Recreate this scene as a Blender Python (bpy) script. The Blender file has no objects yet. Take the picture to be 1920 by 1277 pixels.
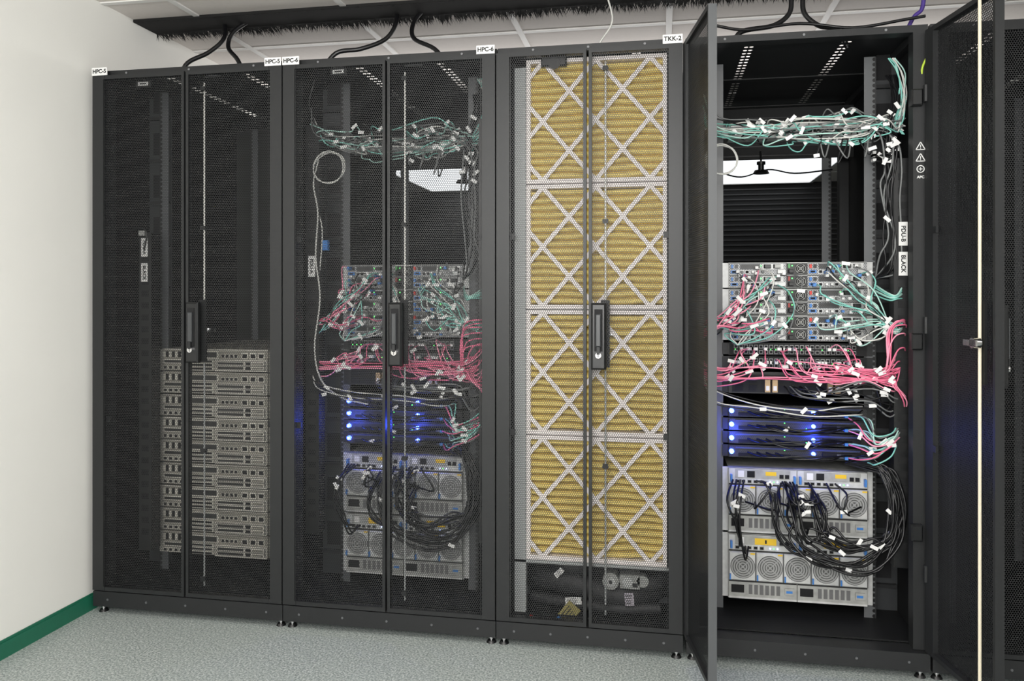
import bpy, math, random
from mathutils import Vector
random.seed(7)
R = random.Random(11)
scene = bpy.context.scene
COL = scene.collection
scene.view_settings.view_transform = 'Standard'
scene.view_settings.exposure = 0.0

# ------------------------------------------------------------ camera facts
F = 1500.0; AL = math.atan(0.1853); SA, CA = math.sin(AL), math.cos(AL)
D = 2.62; CH = 1.168; HOR = 552.0
def M(px, py, Y):
    """photo measurement -> world X,Z on the vertical plane at depth Y"""
    u = (px-960)/F; t = (Y+D)/(CA+u*SA)
    return t*(-SA+u*CA), CH+t*(HOR-py)/F
def MX(px, Y): return M(px, 0, Y)[0]

# ------------------------------------------------------------ materials
def S(c):
    return tuple(((v/255)/12.92 if v/255 <= .04045 else ((v/255+.055)/1.055)**2.4) for v in c)
MATS = {}
def mat(name, rgb, rough=.5, metal=0, emit=None, es=0, noise=0, nscale=30, spec=None, bump=0):
    if name in MATS: return MATS[name]
    m = bpy.data.materials.new(name); m.use_nodes = True
    nt = m.node_tree; b = nt.nodes['Principled BSDF']
    b.inputs['Base Color'].default_value = (*rgb, 1)
    b.inputs['Roughness'].default_value = rough
    b.inputs['Metallic'].default_value = metal
    if spec is not None: b.inputs['Specular IOR Level'].default_value = spec
    if emit:
        b.inputs['Emission Color'].default_value = (*emit, 1)
        b.inputs['Emission Strength'].default_value = es
    if noise:
        tc = nt.nodes.new('ShaderNodeTexCoord'); n = nt.nodes.new('ShaderNodeTexNoise')
        n.inputs['Scale'].default_value = nscale; n.inputs['Detail'].default_value = 5
        nt.links.new(tc.outputs['Object'], n.inputs['Vector'])
        r = nt.nodes.new('ShaderNodeValToRGB')
        r.color_ramp.elements[0].position = .3; r.color_ramp.elements[1].position = .7
        r.color_ramp.elements[0].color = (*[v*(1-noise) for v in rgb], 1)
        r.color_ramp.elements[1].color = (*[min(1, v*(1+noise)) for v in rgb], 1)
        nt.links.new(n.outputs['Fac'], r.inputs['Fac'])
        nt.links.new(r.outputs['Color'], b.inputs['Base Color'])
        if bump:
            bp = nt.nodes.new('ShaderNodeBump'); bp.inputs['Strength'].default_value = bump
            bp.inputs['Distance'].default_value = .002
            nt.links.new(n.outputs['Fac'], bp.inputs['Height']); nt.links.new(bp.outputs[0], b.inputs['Normal'])
    MATS[name] = m
    return m

def vm(nt, op, a, b=None):
    n = nt.nodes.new('ShaderNodeVectorMath'); n.operation = op
    if isinstance(a, tuple): n.inputs[0].default_value = a
    else: nt.links.new(a, n.inputs[0])
    if b is not None:
        if isinstance(b, tuple): n.inputs[1].default_value = b
        else: nt.links.new(b, n.inputs[1])
    return n.outputs['Value'] if op in ('LENGTH',) else n.outputs['Vector']
def mm(nt, op, a, b=None):
    n = nt.nodes.new('ShaderNodeMath'); n.operation = op
    for i, v in enumerate((a, b)):
        if v is None: continue
        if isinstance(v, (int, float)): n.inputs[i].default_value = v
        else: nt.links.new(v, n.inputs[i])
    return n.outputs[0]
def holes(nt, p, r, axes='xz', square=False, pz=None):
    """hexagonally staggered round holes: returns 1 inside a hole"""
    tc = nt.nodes.new('ShaderNodeTexCoord').outputs['Object']
    q = pz or p*math.sqrt(3)
    if axes == 'xz': sc = (1/p, 0, 1/q); ct = (.5, 0, .5); ba = (p, 0, q)
    else: sc = (1/p, 1/q, 0); ct = (.5, .5, 0); ba = (p, q, 0)
    s = vm(nt, 'MULTIPLY', tc, sc)
    ds = []
    for off in ((0, 0, 0), ct):
        v = vm(nt, 'ADD', s, off)
        v = vm(nt, 'FRACTION', v); v = vm(nt, 'SUBTRACT', v, ct); v = vm(nt, 'MULTIPLY', v, ba)
        ds.append(vm(nt, 'LENGTH', v))
        if pz: break
    d = ds[0] if pz else mm(nt, 'MINIMUM', ds[0], ds[1])
    return mm(nt, 'LESS_THAN', d, r), tc

def perf_door():
    m = mat('perforated_black_steel', S((40, 41, 42)), .45, spec=.35)
    nt = m.node_tree; b = nt.nodes['Principled BSDF']; out = nt.nodes['Material Output']
    h, tc = holes(nt, .0071, .0029)
    tr = nt.nodes.new('ShaderNodeBsdfTransparent'); mx = nt.nodes.new('ShaderNodeMixShader')
    nt.links.new(h, mx.inputs[0]); nt.links.new(b.outputs[0], mx.inputs[1]); nt.links.new(tr.outputs[0], mx.inputs[2])
    nt.links.new(mx.outputs[0], out.inputs['Surface'])
    return m
def perf_roof():
    m = mat('slotted_roof_steel', S((32, 33, 35)), .5)
    nt = m.node_tree; b = nt.nodes['Principled BSDF']; out = nt.nodes['Material Output']
    h, tc = holes(nt, .017, .0066, 'xy', pz=.036)
    sx = nt.nodes.new('ShaderNodeSeparateXYZ'); nt.links.new(tc, sx.inputs[0])
    a = mm(nt, 'ABSOLUTE', sx.outputs['X']); a = mm(nt, 'SUBTRACT', a, .152); a = mm(nt, 'ABSOLUTE', a)
    band = mm(nt, 'LESS_THAN', a, .017)
    k = mm(nt, 'MULTIPLY', h, band)
    tr = nt.nodes.new('ShaderNodeBsdfTransparent'); mx = nt.nodes.new('ShaderNodeMixShader')
    nt.links.new(k, mx.inputs[0]); nt.links.new(b.outputs[0], mx.inputs[1]); nt.links.new(tr.outputs[0], mx.inputs[2])
    nt.links.new(mx.outputs[0], out.inputs['Surface'])
    return m
def dotted(name, base, dot, p, r, rough=.4, metal=0, pz=None):
    m = mat(name, base, rough, metal)
    nt = m.node_tree; b = nt.nodes['Principled BSDF']
    h, tc = holes(nt, p, r, pz=pz)
    mx = nt.nodes.new('ShaderNodeMix'); mx.data_type = 'RGBA'
    nt.links.new(h, mx.inputs[0]); mx.inputs[6].default_value = (*base, 1); mx.inputs[7].default_value = (*dot, 1)
    nt.links.new(mx.outputs[2], b.inputs['Base Color'])
    return m

BLK = mat('black_powder_coated_steel', S((36, 37, 38)), .45, noise=.06, nscale=250, bump=.05, spec=.35)
BLK2 = mat('dark_inner_steel', S((20, 21, 22)), .6, spec=.3)
VOID = mat('black_void', (.003, .003, .004), .8)
PLA = mat('black_plastic', S((24, 25, 26)), .35)
GREYP = mat('grey_edge_steel', S((120, 121, 123)), .4)
EDGE = mat('door_edge_steel', S((74, 76, 78)), .45)
PERF = perf_door(); ROOF = perf_roof()
CHR = mat('chrome', (.75, .75, .76), .2, 1)
ROD = mat('galvanised_rod', (.75, .74, .70), .4, .2)
CREAM = mat('cream_rod', (.68, .62, .48), .45)
SIL = mat('silver_sheet_metal', S((192, 193, 192)), .4, .15, noise=.14, nscale=40)
SIL2 = mat('dull_silver', S((158, 159, 156)), .45, .1, noise=.16, nscale=40)
BEI = mat('beige_metal', S((142, 139, 130)), .5, .1, noise=.12, nscale=60)
BEI2 = mat('warm_silver_metal', S((200, 197, 188)), .5, .1, noise=.1, nscale=60)
VENT = dotted('vented_silver', S((195, 197, 198)), (.015, .015, .018), .0052, .0019, .4, .1)
VENTD = dotted('vented_dark', S((60, 60, 60)), (.01, .01, .01), .006, .0024)
RAIL = dotted('punched_rail', S((88, 90, 92)), (.004, .004, .004), .04, .0062, pz=.0175)
WHT = mat('white_paper', (.74, .74, .73), .6)
INK = mat('black_ink', (.008, .008, .008), .6)
TEAL = mat('aqua_fibre', S((128, 196, 184)), .45)
TEAL2 = mat('dusty_aqua_fibre', S((170, 208, 198)), .45)
PINK = mat('pink_jacket', S((228, 112, 145)), .45)
PINK2 = mat('light_pink_jacket', S((240, 152, 176)), .45)
WCB = mat('white_jacket', S((205, 205, 200)), .45)
GCB = mat('grey_jacket', S((110, 112, 112)), .45)
BCB = mat('black_jacket', (.006, .006, .007), .38)
PUR = mat('purple_jacket', S((70, 50, 130)), .45)
YG = mat('yellow_green_jacket', S((175, 200, 60)), .45)
BLU = mat('blue_plastic', S((60, 120, 190)), .4)
YEL = mat('yellow_label', S((225, 185, 40)), .5)
REDP = mat('red_plastic', S((200, 50, 40)), .4)
BRN = mat('copper_transceiver', S((175, 150, 115)), .4, .4)
LEDB = mat('blue_led', (.02, .04, 1), .4, emit=(.03, .07, 1.0), es=28)
LEDW = mat('blue_led_core', (.3, .4, 1), .4, emit=(.35, .45, 1.0), es=14)
LEDG = mat('green_led', (.05, .8, .1), .4, emit=(.1, 1, .15), es=3)
CARD = mat('white_cardboard', S((242, 234, 232)), .7, noise=.03, nscale=60)
FANG = mat('fan_grey', S((150, 151, 150)), .5)
GALV = mat('light_grey_baffle', S((165, 168, 168)), .5)
FILT = mat('pleated_yellow_media', S((226, 203, 118)), .85, noise=.07, nscale=14, bump=.2)

# ------------------------------------------------------------ mesh builder
class MB:
    def __init__(s): s.v = []; s.f = []; s.mi = []; s.sm = []; s.m = []
    def mid(s, m):
        if m not in s.m: s.m.append(m)
        return s.m.index(m)
    def add(s, vs, fs, m, smooth=False):
        o = len(s.v); s.v += [tuple(v) for v in vs]; k = s.mid(m)
        for f in fs: s.f.append([i+o for i in f]); s.mi.append(k); s.sm.append(smooth)
    def box(s, x0, x1, y0, y1, z0, z1, m):
        s.add([(x0,y0,z0),(x1,y0,z0),(x1,y1,z0),(x0,y1,z0),(x0,y0,z1),(x1,y0,z1),(x1,y1,z1),(x0,y1,z1)],
              [(0,3,2,1),(4,5,6,7),(0,1,5,4),(1,2,6,5),(2,3,7,6),(3,0,4,7)], m)
    def bbox(s, x0, x1, y0, y1, z0, z1, m, c=.004):
        """box with its four front (-Y) edges chamfered"""
        v = [(x0+c,y0,z0+c),(x1-c,y0,z0+c),(x1-c,y0,z1-c),(x0+c,y0,z1-c),
             (x0,y0+c,z0),(x1,y0+c,z0),(x1,y0+c,z1),(x0,y0+c,z1),
             (x0,y1,z0),(x1,y1,z0),(x1,y1,z1),(x0,y1,z1)]
        s.add(v, [(0,1,2,3),(4,5,1,0),(5,6,2,1),(6,7,3,2),(7,4,0,3),(8,9,5,4),(9,10,6,5),(10,11,7,6),(11,8,4,7),(11,10,9,8)], m)
    def cyl(s, c, r, h, ax, m, n=16, r2=None):
        r2 = r if r2 is None else r2
        def P(a, rr, t):
            p, q = rr*math.cos(a), rr*math.sin(a)
            return {'x': (c[0]+t, c[1]+p, c[2]+q), 'y': (c[0]+p, c[1]+t, c[2]+q), 'z': (c[0]+p, c[1]+q, c[2]+t)}[ax]
        vs = [P(2*math.pi*i/n, r, 0) for i in range(n)]+[P(2*math.pi*i/n, r2, h) for i in range(n)]
        s.add(vs, [(i, (i+1) % n, n+(i+1) % n, n+i) for i in range(n)], m, True)
        s.add(vs, [tuple(range(n-1, -1, -1)), tuple(range(n, 2*n))], m)
    def ring(s, c, r0, r1, m, n=20, t=.003):
        vs = []
        for i in range(n):
            a = 2*math.pi*i/n
            for rr, yy in ((r0, 0), (r1, 0), (r1, t), (r0, t)):
                vs.append((c[0]+rr*math.cos(a), c[1]+yy, c[2]+rr*math.sin(a)))
        fs = []
        for i in range(n):
            a, b = 4*i, 4*((i+1) % n)
            fs += [(a, b, b+1, a+1), (a+1, b+1, b+2, a+2), (a+3, a, b, b+3)]
        s.add(vs, fs, m)
    def bar(s, a, b, w, y0, y1, m):
        """flat strip in the XZ plane from a to b"""
        dx, dz = b[0]-a[0], b[1]-a[1]; L = math.hypot(dx, dz); nx, nz = -dz/L*w/2, dx/L*w/2
        q = [(a[0]-nx, a[1]-nz), (b[0]-nx, b[1]-nz), (b[0]+nx, b[1]+nz), (a[0]+nx, a[1]+nz)]
        vs = [(x, y0, z) for x, z in q]+[(x, y1, z) for x, z in q]
        s.add(vs, [(0,1,2,3),(4,7,6,5),(0,4,5,1),(1,5,6,2),(2,6,7,3),(3,7,4,0)], m)
    def tube(s, pts, r, m, n=7, sub=7, smooth=True):
        P = [Vector(p) for p in pts]
        if sub > 1 and len(P) > 2:
            E = [2*P[0]-P[1]]+P+[2*P[-1]-P[-2]]; Q = []
            for i in range(1, len(E)-2):
                a, b, c, d = E[i-1:i+3]
                for k in range(sub):
                    t = k/sub
                    Q.append(.5*((2*b)+(c-a)*t+(2*a-5*b+4*c-d)*t*t+(3*b-a-3*c+d)*t**3))
            Q.append(P[-1]); P = Q
        up = Vector((.13, .31, .94)).normalized(); vs = []; K = len(P)
        prev = None
        for i in range(K):
            t = (P[min(i+1, K-1)]-P[max(i-1, 0)])
            if t.length < 1e-9: t = Vector((0, 0, 1))
            t.normalize()
            if prev is None:
                nrm = t.cross(up if abs(t.dot(up)) < .9 else Vector((1, 0, 0))).normalized()
            else:
                nrm = prev-t*prev.dot(t)
                if nrm.length < 1e-6: nrm = t.orthogonal()
                nrm.normalize()
            prev = nrm; bn = t.cross(nrm)
            for k in range(n):
                a = 2*math.pi*k/n
                vs.append(P[i]+nrm*math.cos(a)*r+bn*math.sin(a)*r)
        fs = [(i*n+k, i*n+(k+1) % n, (i+1)*n+(k+1) % n, (i+1)*n+k) for i in range(K-1) for k in range(n)]
        s.add(vs, fs, m, smooth); s.add(vs, [tuple(range(n-1, -1, -1)), tuple(range((K-1)*n, K*n))], m)
        return P
    def obj(s, name, parent=None, loc=(0, 0, 0), org=None):
        me = bpy.data.meshes.new(name)
        vs = s.v if org is None else [(v[0]-org[0], v[1]-org[1], v[2]-org[2]) for v in s.v]
        me.from_pydata(vs, [], s.f)
        for m in s.m: me.materials.append(m)
        me.polygons.foreach_set('material_index', s.mi)
        me.polygons.foreach_set('use_smooth', s.sm)
        me.update()
        o = bpy.data.objects.new(name, me); COL.objects.link(o)
        o.location = org if org is not None else loc
        if parent: o.parent = parent
        return o
def empty(name, loc, label, cat, group=None):
    o = bpy.data.objects.new(name, None); o.location = loc; o.empty_display_size = .1; COL.objects.link(o)
    tag(o, label, cat, group); return o
def tag(o, label=None, cat=None, group=None, kind=None):
    if label: o['label'] = label
    if cat: o['category'] = cat
    if group: o['group'] = group
    if kind: o['kind'] = kind
    return o
def dup(root, loc):
    n = root.copy(); n.location = loc; COL.objects.link(n)
    def rec(a, b):
        for c in [c for c in a.children]:
            k = c.copy(); k.parent = b; COL.objects.link(k); rec(c, k)
    rec(root, n); return n
def text(body, size, m, parent, loc, rot=(math.pi/2, 0, 0)):
    cu = bpy.data.curves.new('t', 'FONT'); cu.body = body; cu.size = size; cu.align_x = 'CENTER'; cu.align_y = 'CENTER'
    cu.offset = size*.03; cu.extrude = .0003
    o = bpy.data.objects.new('t', cu); COL.objects.link(o)
    bpy.context.view_layer.update()
    dg = bpy.context.evaluated_depsgraph_get()
    me = bpy.data.meshes.new_from_object(o.evaluated_get(dg)); me.materials.clear(); me.materials.append(m)
    bpy.data.objects.remove(o)
    n = bpy.data.objects.new('lettering', me); n.location = loc; n.rotation_euler = rot; n.parent = parent
    COL.objects.link(n); return n

# ------------------------------------------------------------ room
CZ = 2.268; XL = -2.075
def struct(mb, name): return tag(mb.obj(name), kind='structure')
WALL = mat('painted_wall', S((236, 235, 230)), .75, noise=.015, nscale=3, bump=.02)
DARKW = mat('dark_aisle_wall', (.006, .006, .007), .7)
fl = mat('speckled_vinyl', S((150, 164, 160)), .5)
nt = fl.node_tree; b = nt.nodes['Principled BSDF']; tc = nt.nodes.new('ShaderNodeTexCoord').outputs['Object']
n1 = nt.nodes.new('ShaderNodeTexNoise'); n1.inputs['Scale'].default_value = 165; n1.inputs['Detail'].default_value = 3
n2 = nt.nodes.new('ShaderNodeTexNoise'); n2.inputs['Scale'].default_value = 55
nt.links.new(tc, n1.inputs[0]); nt.links.new(tc, n2.inputs[0])
r1 = nt.nodes.new('ShaderNodeValToRGB'); e = r1.color_ramp.elements
e[0].position = .34; e[0].color = (*S((112, 122, 120)), 1); e[1].position = .68; e[1].color = (*S((196, 200, 198)), 1)
k = e.new(.5); k.color = (*S((152, 160, 157)), 1)
nt.links.new(n1.outputs['Fac'], r1.inputs['Fac'])
mx = nt.nodes.new('ShaderNodeMix'); mx.data_type = 'RGBA'; mx.blend_type = 'OVERLAY'; mx.inputs[0].default_value = .2
nt.links.new(r1.outputs[0], mx.inputs[6]); nt.links.new(n2.outputs['Fac'], mx.inputs[7])
nt.links.new(mx.outputs[2], b.inputs['Base Color'])

g = MB(); g.box(-4.2, 4.2, -4.6, 5.7, -.1, 0, fl); struct(g, 'floor')
ce = mat('ceiling_tile', S((222, 216, 211)), .8, noise=.02, nscale=60)
g = MB(); g.box(-4.2, 4.2, -4.6, 5.7, CZ, CZ+.1, ce); struct(g, 'ceiling')
TB = mat('white_grid_bar', (.78, .77, .75), .5)
g = MB()
x = XL+.28
while x < 4: g.box(x-.012, x+.012, -4.5, 5.6, CZ-.006, CZ-.0005, TB); x += .61
y = -4.2
while y < 5.5:
    if not (.1 < y < .5): g.box(XL+.001, 4, y-.012, y+.012, CZ-.005, CZ-.0005, TB)
    y += .61
struct(g, 'trim_1')
g = MB(); g.box(XL-.1, XL, -4.6, 1.25, 0, CZ, WALL); struct(g, 'wall_left')
g = MB(); g.box(4.1, 4.2, -4.6, 5.7, 0, CZ, WALL); struct(g, 'wall_right')
g = MB(); g.box(-4.2, 4.2, -4.7, -4.6, 0, CZ, WALL); struct(g, 'wall_front')
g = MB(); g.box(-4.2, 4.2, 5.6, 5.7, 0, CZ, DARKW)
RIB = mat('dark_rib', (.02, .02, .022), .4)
for i in range(44): g.box(-4.1, 4.1, 5.58, 5.6, .05+i*.05, .062+i*.05, RIB)  # ribs on the dark wall stand in for the far rack fronts
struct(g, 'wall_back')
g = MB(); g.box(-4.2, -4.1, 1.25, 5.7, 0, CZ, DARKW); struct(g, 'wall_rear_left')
GRN = mat('green_vinyl_skirting', S((30, 104, 80)), .45, noise=.05)
g = MB(); g.box(XL, XL+.008, -4.5, 1.2, 0, .052, GRN); g.box(XL, XL+.004, -4.5, 1.2, .052, .06, GRN); struct(g, 'baseboard_left')

# brush strip in the ceiling
BR = mat('black_bristle', (.004, .004, .004), .9)
g = MB(); g.box(XL+.002, 1.9, .25, .40, CZ-.012, CZ-.001, BR); struct(g, 'trim_2')
g = MB()
for i in range(3200):
    x = R.uniform(XL+.01, 1.85); L = R.uniform(.01, .06)*(.5+.6*abs(math.sin(x*9))); w = R.uniform(.001, .004); y = .39
    dx = R.uniform(-.02, .02)
    g.add([(x-w, y, CZ-.013), (x+w, y, CZ-.013), (x+dx, y+L, CZ-.014-R.uniform(0, .03))], [(0, 1, 2)], BR)
for i in range(500):
    x = R.uniform(XL+.01, 1.85); L = R.uniform(.005, .02); w = R.uniform(.001, .003)
    g.add([(x-w, .26, CZ-.013), (x+w, .26, CZ-.013), (x, .25-L, CZ-.02)], [(0, 1, 2)], BR)
o = g.obj('brush_strip'); tag(o, 'black bristle brush strip sealing the ceiling slot', 'brush', kind='stuff')

# rear-aisle ceiling lights (seen through the racks)
EMI = mat('light_diffuser', (.9, .9, .9), .5, emit=(.93, .97, 1), es=1.2)
def troffer(x0, x1, y0, y1):
    root = empty('ceiling_light', ((x0+x1)/2, (y0+y1)/2, CZ), 'recessed white ceiling light panel behind the racks', 'ceiling light', 'ceiling lights')
    a, b = (x1-x0)/2, (y1-y0)/2
    g = MB(); g.box(-a, a, -b, b, -.012, -.008, EMI); g.obj('diffuser', root)
    g = MB()
    for q in ((-a-.03, a+.03, -b-.03, -b), (-a-.03, a+.03, b, b+.03), (-a-.03, -a, -b, b), (a, a+.03, -b, b)):
        g.box(*q, -.02, -.001, TB)
    g.obj('housing', root)
troffer(.5, 1.42, 3.9, 5.5); troffer(-2.36, -1.62, 3.7, 5.5)

# ------------------------------------------------------------ rack
def make_door(parent, h, side, closed=True, rot=0, handle=False):
    """side -1: hinge at -h, door runs +X ; side +1: hinge at +h, door runs -X"""
    s = -side; wd = h-.0045; z0, z1 = .088, 1.966
    g = MB()
    def bx(a, b, *r):
        a, b = a*s, b*s; g.box(min(a, b), max(a, b), *r)
    bx(0, .044, -.012, .012, z0, z1, BLK); bx(wd-.010, wd-.001, -.012, .012, z0, z1, BLK)
    bx(wd-.001, wd, -.012, .012, z0, z1, EDGE if (not closed and side < 0) else BLK)
    bx(.044, wd-.010, -.012, .012, z0, z0+.014, BLK); bx(.044, wd-.010, -.012, .012, z1-.014, z1, BLK)
    bx(.048, .0495, -.0135, -.012, z0, z1, BLK)
    for zz in (.7, 1.35): bx(.044, .06, .004, .012, zz, zz+.02, BLK)
    a, b = .044*s, (wd-.010)*s; a, b = min(a, b), max(a, b)
    for yy in ((-.004,) if closed else (-.004, -.0033, -.0026)):
        g.add([(a, yy, z0+.014), (b, yy, z0+.014), (b, yy, z1-.014), (a, yy, z1-.014)], [(0, 1, 2, 3)], PERF)
    o = g.obj('door', parent, loc=(side*h*.998, -.0125, 0)); o.rotation_euler = (0, 0, math.radians(rot))
    for zz in (.3, 1.05, 1.75):
        g = MB(); g.cyl((0.004*s, .012, zz), .007, .05, 'z', BLK, 10); g.obj('hinge', o)
    if handle:
        cx = s*(wd-.033)
        g = MB(); g.bbox(cx-.024, cx+.024, -.032, -.012, .925, 1.14, PLA, .006)
        g.box(cx-.013, cx+.013, -.034, -.0315, .985, 1.12, VOID)
        h_ = g.obj('handle', o)
        g = MB(); g.bbox(cx-.0085, cx+.0085, -.044, -.034, 1.0, 1.105, mat('lever_grey', S((58, 60, 62)), .4), .003); g.box(cx-.005, cx+.005, -.044, -.034, .975, 1.0, BLK); g.obj('lever', h_)
        g = MB(); g.cyl((cx, -.042, .972), .0095, .012, 'y', CHR, 18); g.box(cx-.001, cx+.001, -.0425, -.042, .966, .978, INK); g.obj('key_lock', h_)
        g = MB(); rx = s*(wd-.052)
        if closed:
            g.cyl((rx, .022, .12), .0030, .80, 'z', GALV, 8); g.cyl((rx, .022, 1.15), .0032, .78, 'z', ROD, 8)
            for zz in (.14, .6, 1.4, 1.9): g.box(rx-.009, rx+.009, .010, .027, zz, zz+.014, BLK)
        else:
            g.cyl((rx, .022, .09), .0045, 1.87, 'z', CREAM, 10)
        g.box(rx-.014, rx+.014, .010, .017, .93, 1.15, BLK2)
        g.cyl((rx+.012*s, .03, 1.04), .014, .02, 'y', CHR, 12); g.box(rx-.03, rx+.03, .045, .05, 1.032, 1.048, CHR)
        g.obj('lock_rod', o)
    return o

def make_rack(x0, x1, label, plates=(), opened=False, handle=True):
    c = (x0+x1)/2; h = (x1-x0)/2-.0015
    root = empty('server_rack', (c, 0, 0), label, 'server rack', 'row of server racks')
    g = MB()
    for sx in (-1, 1):
        for (ya, yb) in ((.003, .05), (1.02, 1.07)):
            a, b = sorted((sx*h, sx*(h-.042))); g.box(a, b, ya, yb, .085, 1.968, BLK)
        a, b = sorted((sx*h, sx*(h-.03)))
        g.box(a, b, .05, 1.02, .03, .085, BLK); g.box(a, b, .05, 1.02, 1.96, 1.985, BLK)
    for ya, yb in ((.003, .05), (1.02, 1.07)):
        g.box(-h, h, ya, yb, 1.968, 1.99, BLK)
    g.box(-h, h, -.02, .05, .028, .083, BLK); g.box(-h, h, 1.02, 1.07, .028, .085, BLK)
    g.box(-h, h, .05, 1.02, .085, .09, BLK2)
    for i in range(5):                                   # bolts along the base
        g.cyl((-h+.06+i*(2*h-.12)/4, -.0225, .055), .004, .003, 'y', mat('bolt_grey', S((90, 92, 94)), .4), 8)
    for i in range(3):
        g.cyl((-h+.12+i*(2*h-.24)/2, .0, 1.979), .004, .004, 'y', GREYP, 8)
    g.obj('frame', root)
    for sx in (-1, 1):
        g = MB(); a, b = sorted((sx*(h-.001), sx*(h-.005))); g.box(a, b, .05, 1.02, .09, 1.96, BLK2); g.obj('side_panel', root)
    g = MB(); g.add([(-h, .05, 1.986), (h, .05, 1.986), (h, 1.02, 1.986), (-h, 1.02, 1.986)], [(0, 1, 2, 3)], ROOF)
    for yy in (.05, .52, .98): g.box(-h, h, yy, yy+.04, 1.981, 1.985, BLK)
    g.obj('roof', root)
    for sx in (-1, 1):
        for yy in (.22, .93):
            g = MB(); a, b = sorted((sx*.228, sx*.262)); g.box(a, b, yy, yy+.004, .09, 1.96, RAIL)
            a, b = sorted((sx*.262, sx*.266)); g.box(a, b, yy, yy+.05, .09, 1.96, BLK); g.obj('mounting_rail', root)
    for sx in (-1, 1):
        g = MB(); x = sx*(h-.02); y = .012
        g.cyl((x, y, 0), .017, .008, 'z', PLA, 14, .012); g.cyl((x, y, .008), .006, .03, 'z', CHR, 8); g.cyl((x, y, .016), .010, .006, 'z', CHR, 6)
        g.obj('leveling_foot', root)
        g = MB(); x = sx*(h-.1); y = .06
        g.cyl((x-.011, y, .024), .0235, .022, 'x', PLA, 16); g.box(x-.016, x-.013, y-.012, y+.012, .018, .04, CHR); g.box(x+.013, x+.016, y-.012, y+.012, .018, .04, CHR)
        g.box(x-.018, x+.018, y-.015, y+.015, .0385, .045, CHR); g.obj('caster', root)
    for side, txt in plates:
        x = side*(h-.032)
        g = MB(); g.box(x-.031, x+.031, -.0285, -.0255, 1.966, 1.994, WHT); p = g.obj('name_label', root)
        g = MB(); g.box(x-.02, x+.02, -.0256, .004, 1.969, 1.985, BLK); g.obj('label_bracket', root)
        text(txt, .020, INK, p, (x, -.0288, 1.980))
    if opened:
        make_door(root, h, -1, False, -80.5, False); make_door(root, h, 1, False, 100, True)
    else:
        make_door(root, h, -1); make_door(root, h, 1, handle=handle)
    return root, c, h

XE = [-2.0426, -1.2958, -.5363, .0723, .802, 1.555]
r1_, c1, h1 = make_rack(XE[0], XE[1], 'black server rack with closed perforated doors beside the wall', ((-1, 'HPC-5'), (1, 'HPC-5')))
r2_, c2, h2 = make_rack(XE[1], XE[2], 'black server rack with closed perforated doors over cabled equipment', ((-1, 'HPC-6'), (1, 'HPC-6')))
r3_, c3, h3 = make_rack(XE[2], XE[3], 'narrow black cooling rack with perforated doors over yellow filters', ((1, 'TKK-2'),))
r4_, c4, h4 = make_rack(XE[3]+.008, XE[4], 'black server rack with both perforated doors swung open', (), opened=True)
r5_, c5, h5 = make_rack(XE[4]+.004, XE[5], 'closed black server rack beyond the open door', ())
for rt, c, px, py in ((r1_, c1, 268, 157), (r1_, c1, 397, 139), (r2_, c2, 634, 134), (r2_, c2, 775, 118)):
    x, z = M(px, py, .0)
    g = MB(); g.box(x-c-.02, x-c+.02, .0, .002, z-.006, z+.006, WHT if px in (268, 634) else GREYP); g.box(x-c-.014, x-c+.014, -.0006, 0, z-.002, z+.002, INK)
    g.box(x-c-.03, x-c+.03, .002, .012, z-.011, z+.011, BLK); g.box(x-c-.004, x-c+.004, .006, .010, z, 1.97, BLK); g.obj('asset_sticker', rt)

def pdu(parent, x, z0, z1, labels=()):
    g = MB(); g.box(x-.026, x+.026, .10, .155, z0, z1, PLA)
    z = z0+.06
    while z < z1-.06:
        g.box(x-.014, x+.014, .0985, .1, z, z+.022, BLK2); g.box(x-.008, x-.004, .0975, .0985, z+.005, z+.016, VOID); g.box(x+.004, x+.008, .0975, .0985, z+.005, z+.016, VOID)
        z += .045
    p = g.obj('power_strip', parent)
    for (zc, t, L) in labels:
        g = MB(); g.box(x-.013, x+.013, .095, .0984, zc-L/2, zc+L/2, WHT); l = g.obj('strip_label', p)
        text(t, .018, INK, l, (x, .0946, zc), (math.pi/2, math.pi/2, 0))
def trough(parent, h, sx):
    g = MB(); a, b = sorted((sx*.266, sx*(h-.006)))
    g.box(a, b, .30, .304, .09, 1.96, mat('trough_grey', S((44, 46, 48)), .5))
    z = .2
    while z < 1.9:
        g.box(a+.02, b-.02, .297, .30, z, z+.09, VOID)
        g.box(a+.005, b-.005, .285, .30, z-.03, z-.018, BLK); z += .17
    g.obj('cable_trough', parent)
for rt, h in ((r1_, h1), (r2_, h2), (r4_, h4)):
    for sx in (-1, 1): trough(rt, h, sx)
pdu(r1_, -.245, .2, 1.4, ((1.345, 'PDU-A', .07), (1.25, 'BLACK', .07)))
pdu(r2_, -.325, .3, 1.78, ((1.27, 'PDU-A', .075),))
pdu(r2_, .32, .3, 1.78)
pdu(r4_, .315, .3, 1.60, ((1.36, 'PDU-B', .075), (1.265, 'BLACK', .075)))
pdu(r4_, -.325, .3, 1.78)
g = MB(); xw = h4-.021; y0, y1 = .0015, .003
for zz in (1.62, 1.585):
    t = [(xw-.013, zz-.011), (xw+.013, zz-.011), (xw, zz+.012)]
    for i in range(3): g.bar(t[i], t[(i+1) % 3], .0025, y0, y1, WHT)
    g.box(xw-.001, xw+.001, y0, y1, zz-.004, zz+.004, WHT); g.box(xw-.001, xw+.001, y0, y1, zz-.008, zz-.006, WHT)
g.ring((xw, y0, 1.55), .009, .0115, WHT, t=.0015); g.box(xw-.005, xw+.005, y0, y1, 1.549, 1.551, WHT); g.box(xw-.001, xw+.001, y0, y1, 1.545, 1.555, WHT)
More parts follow.
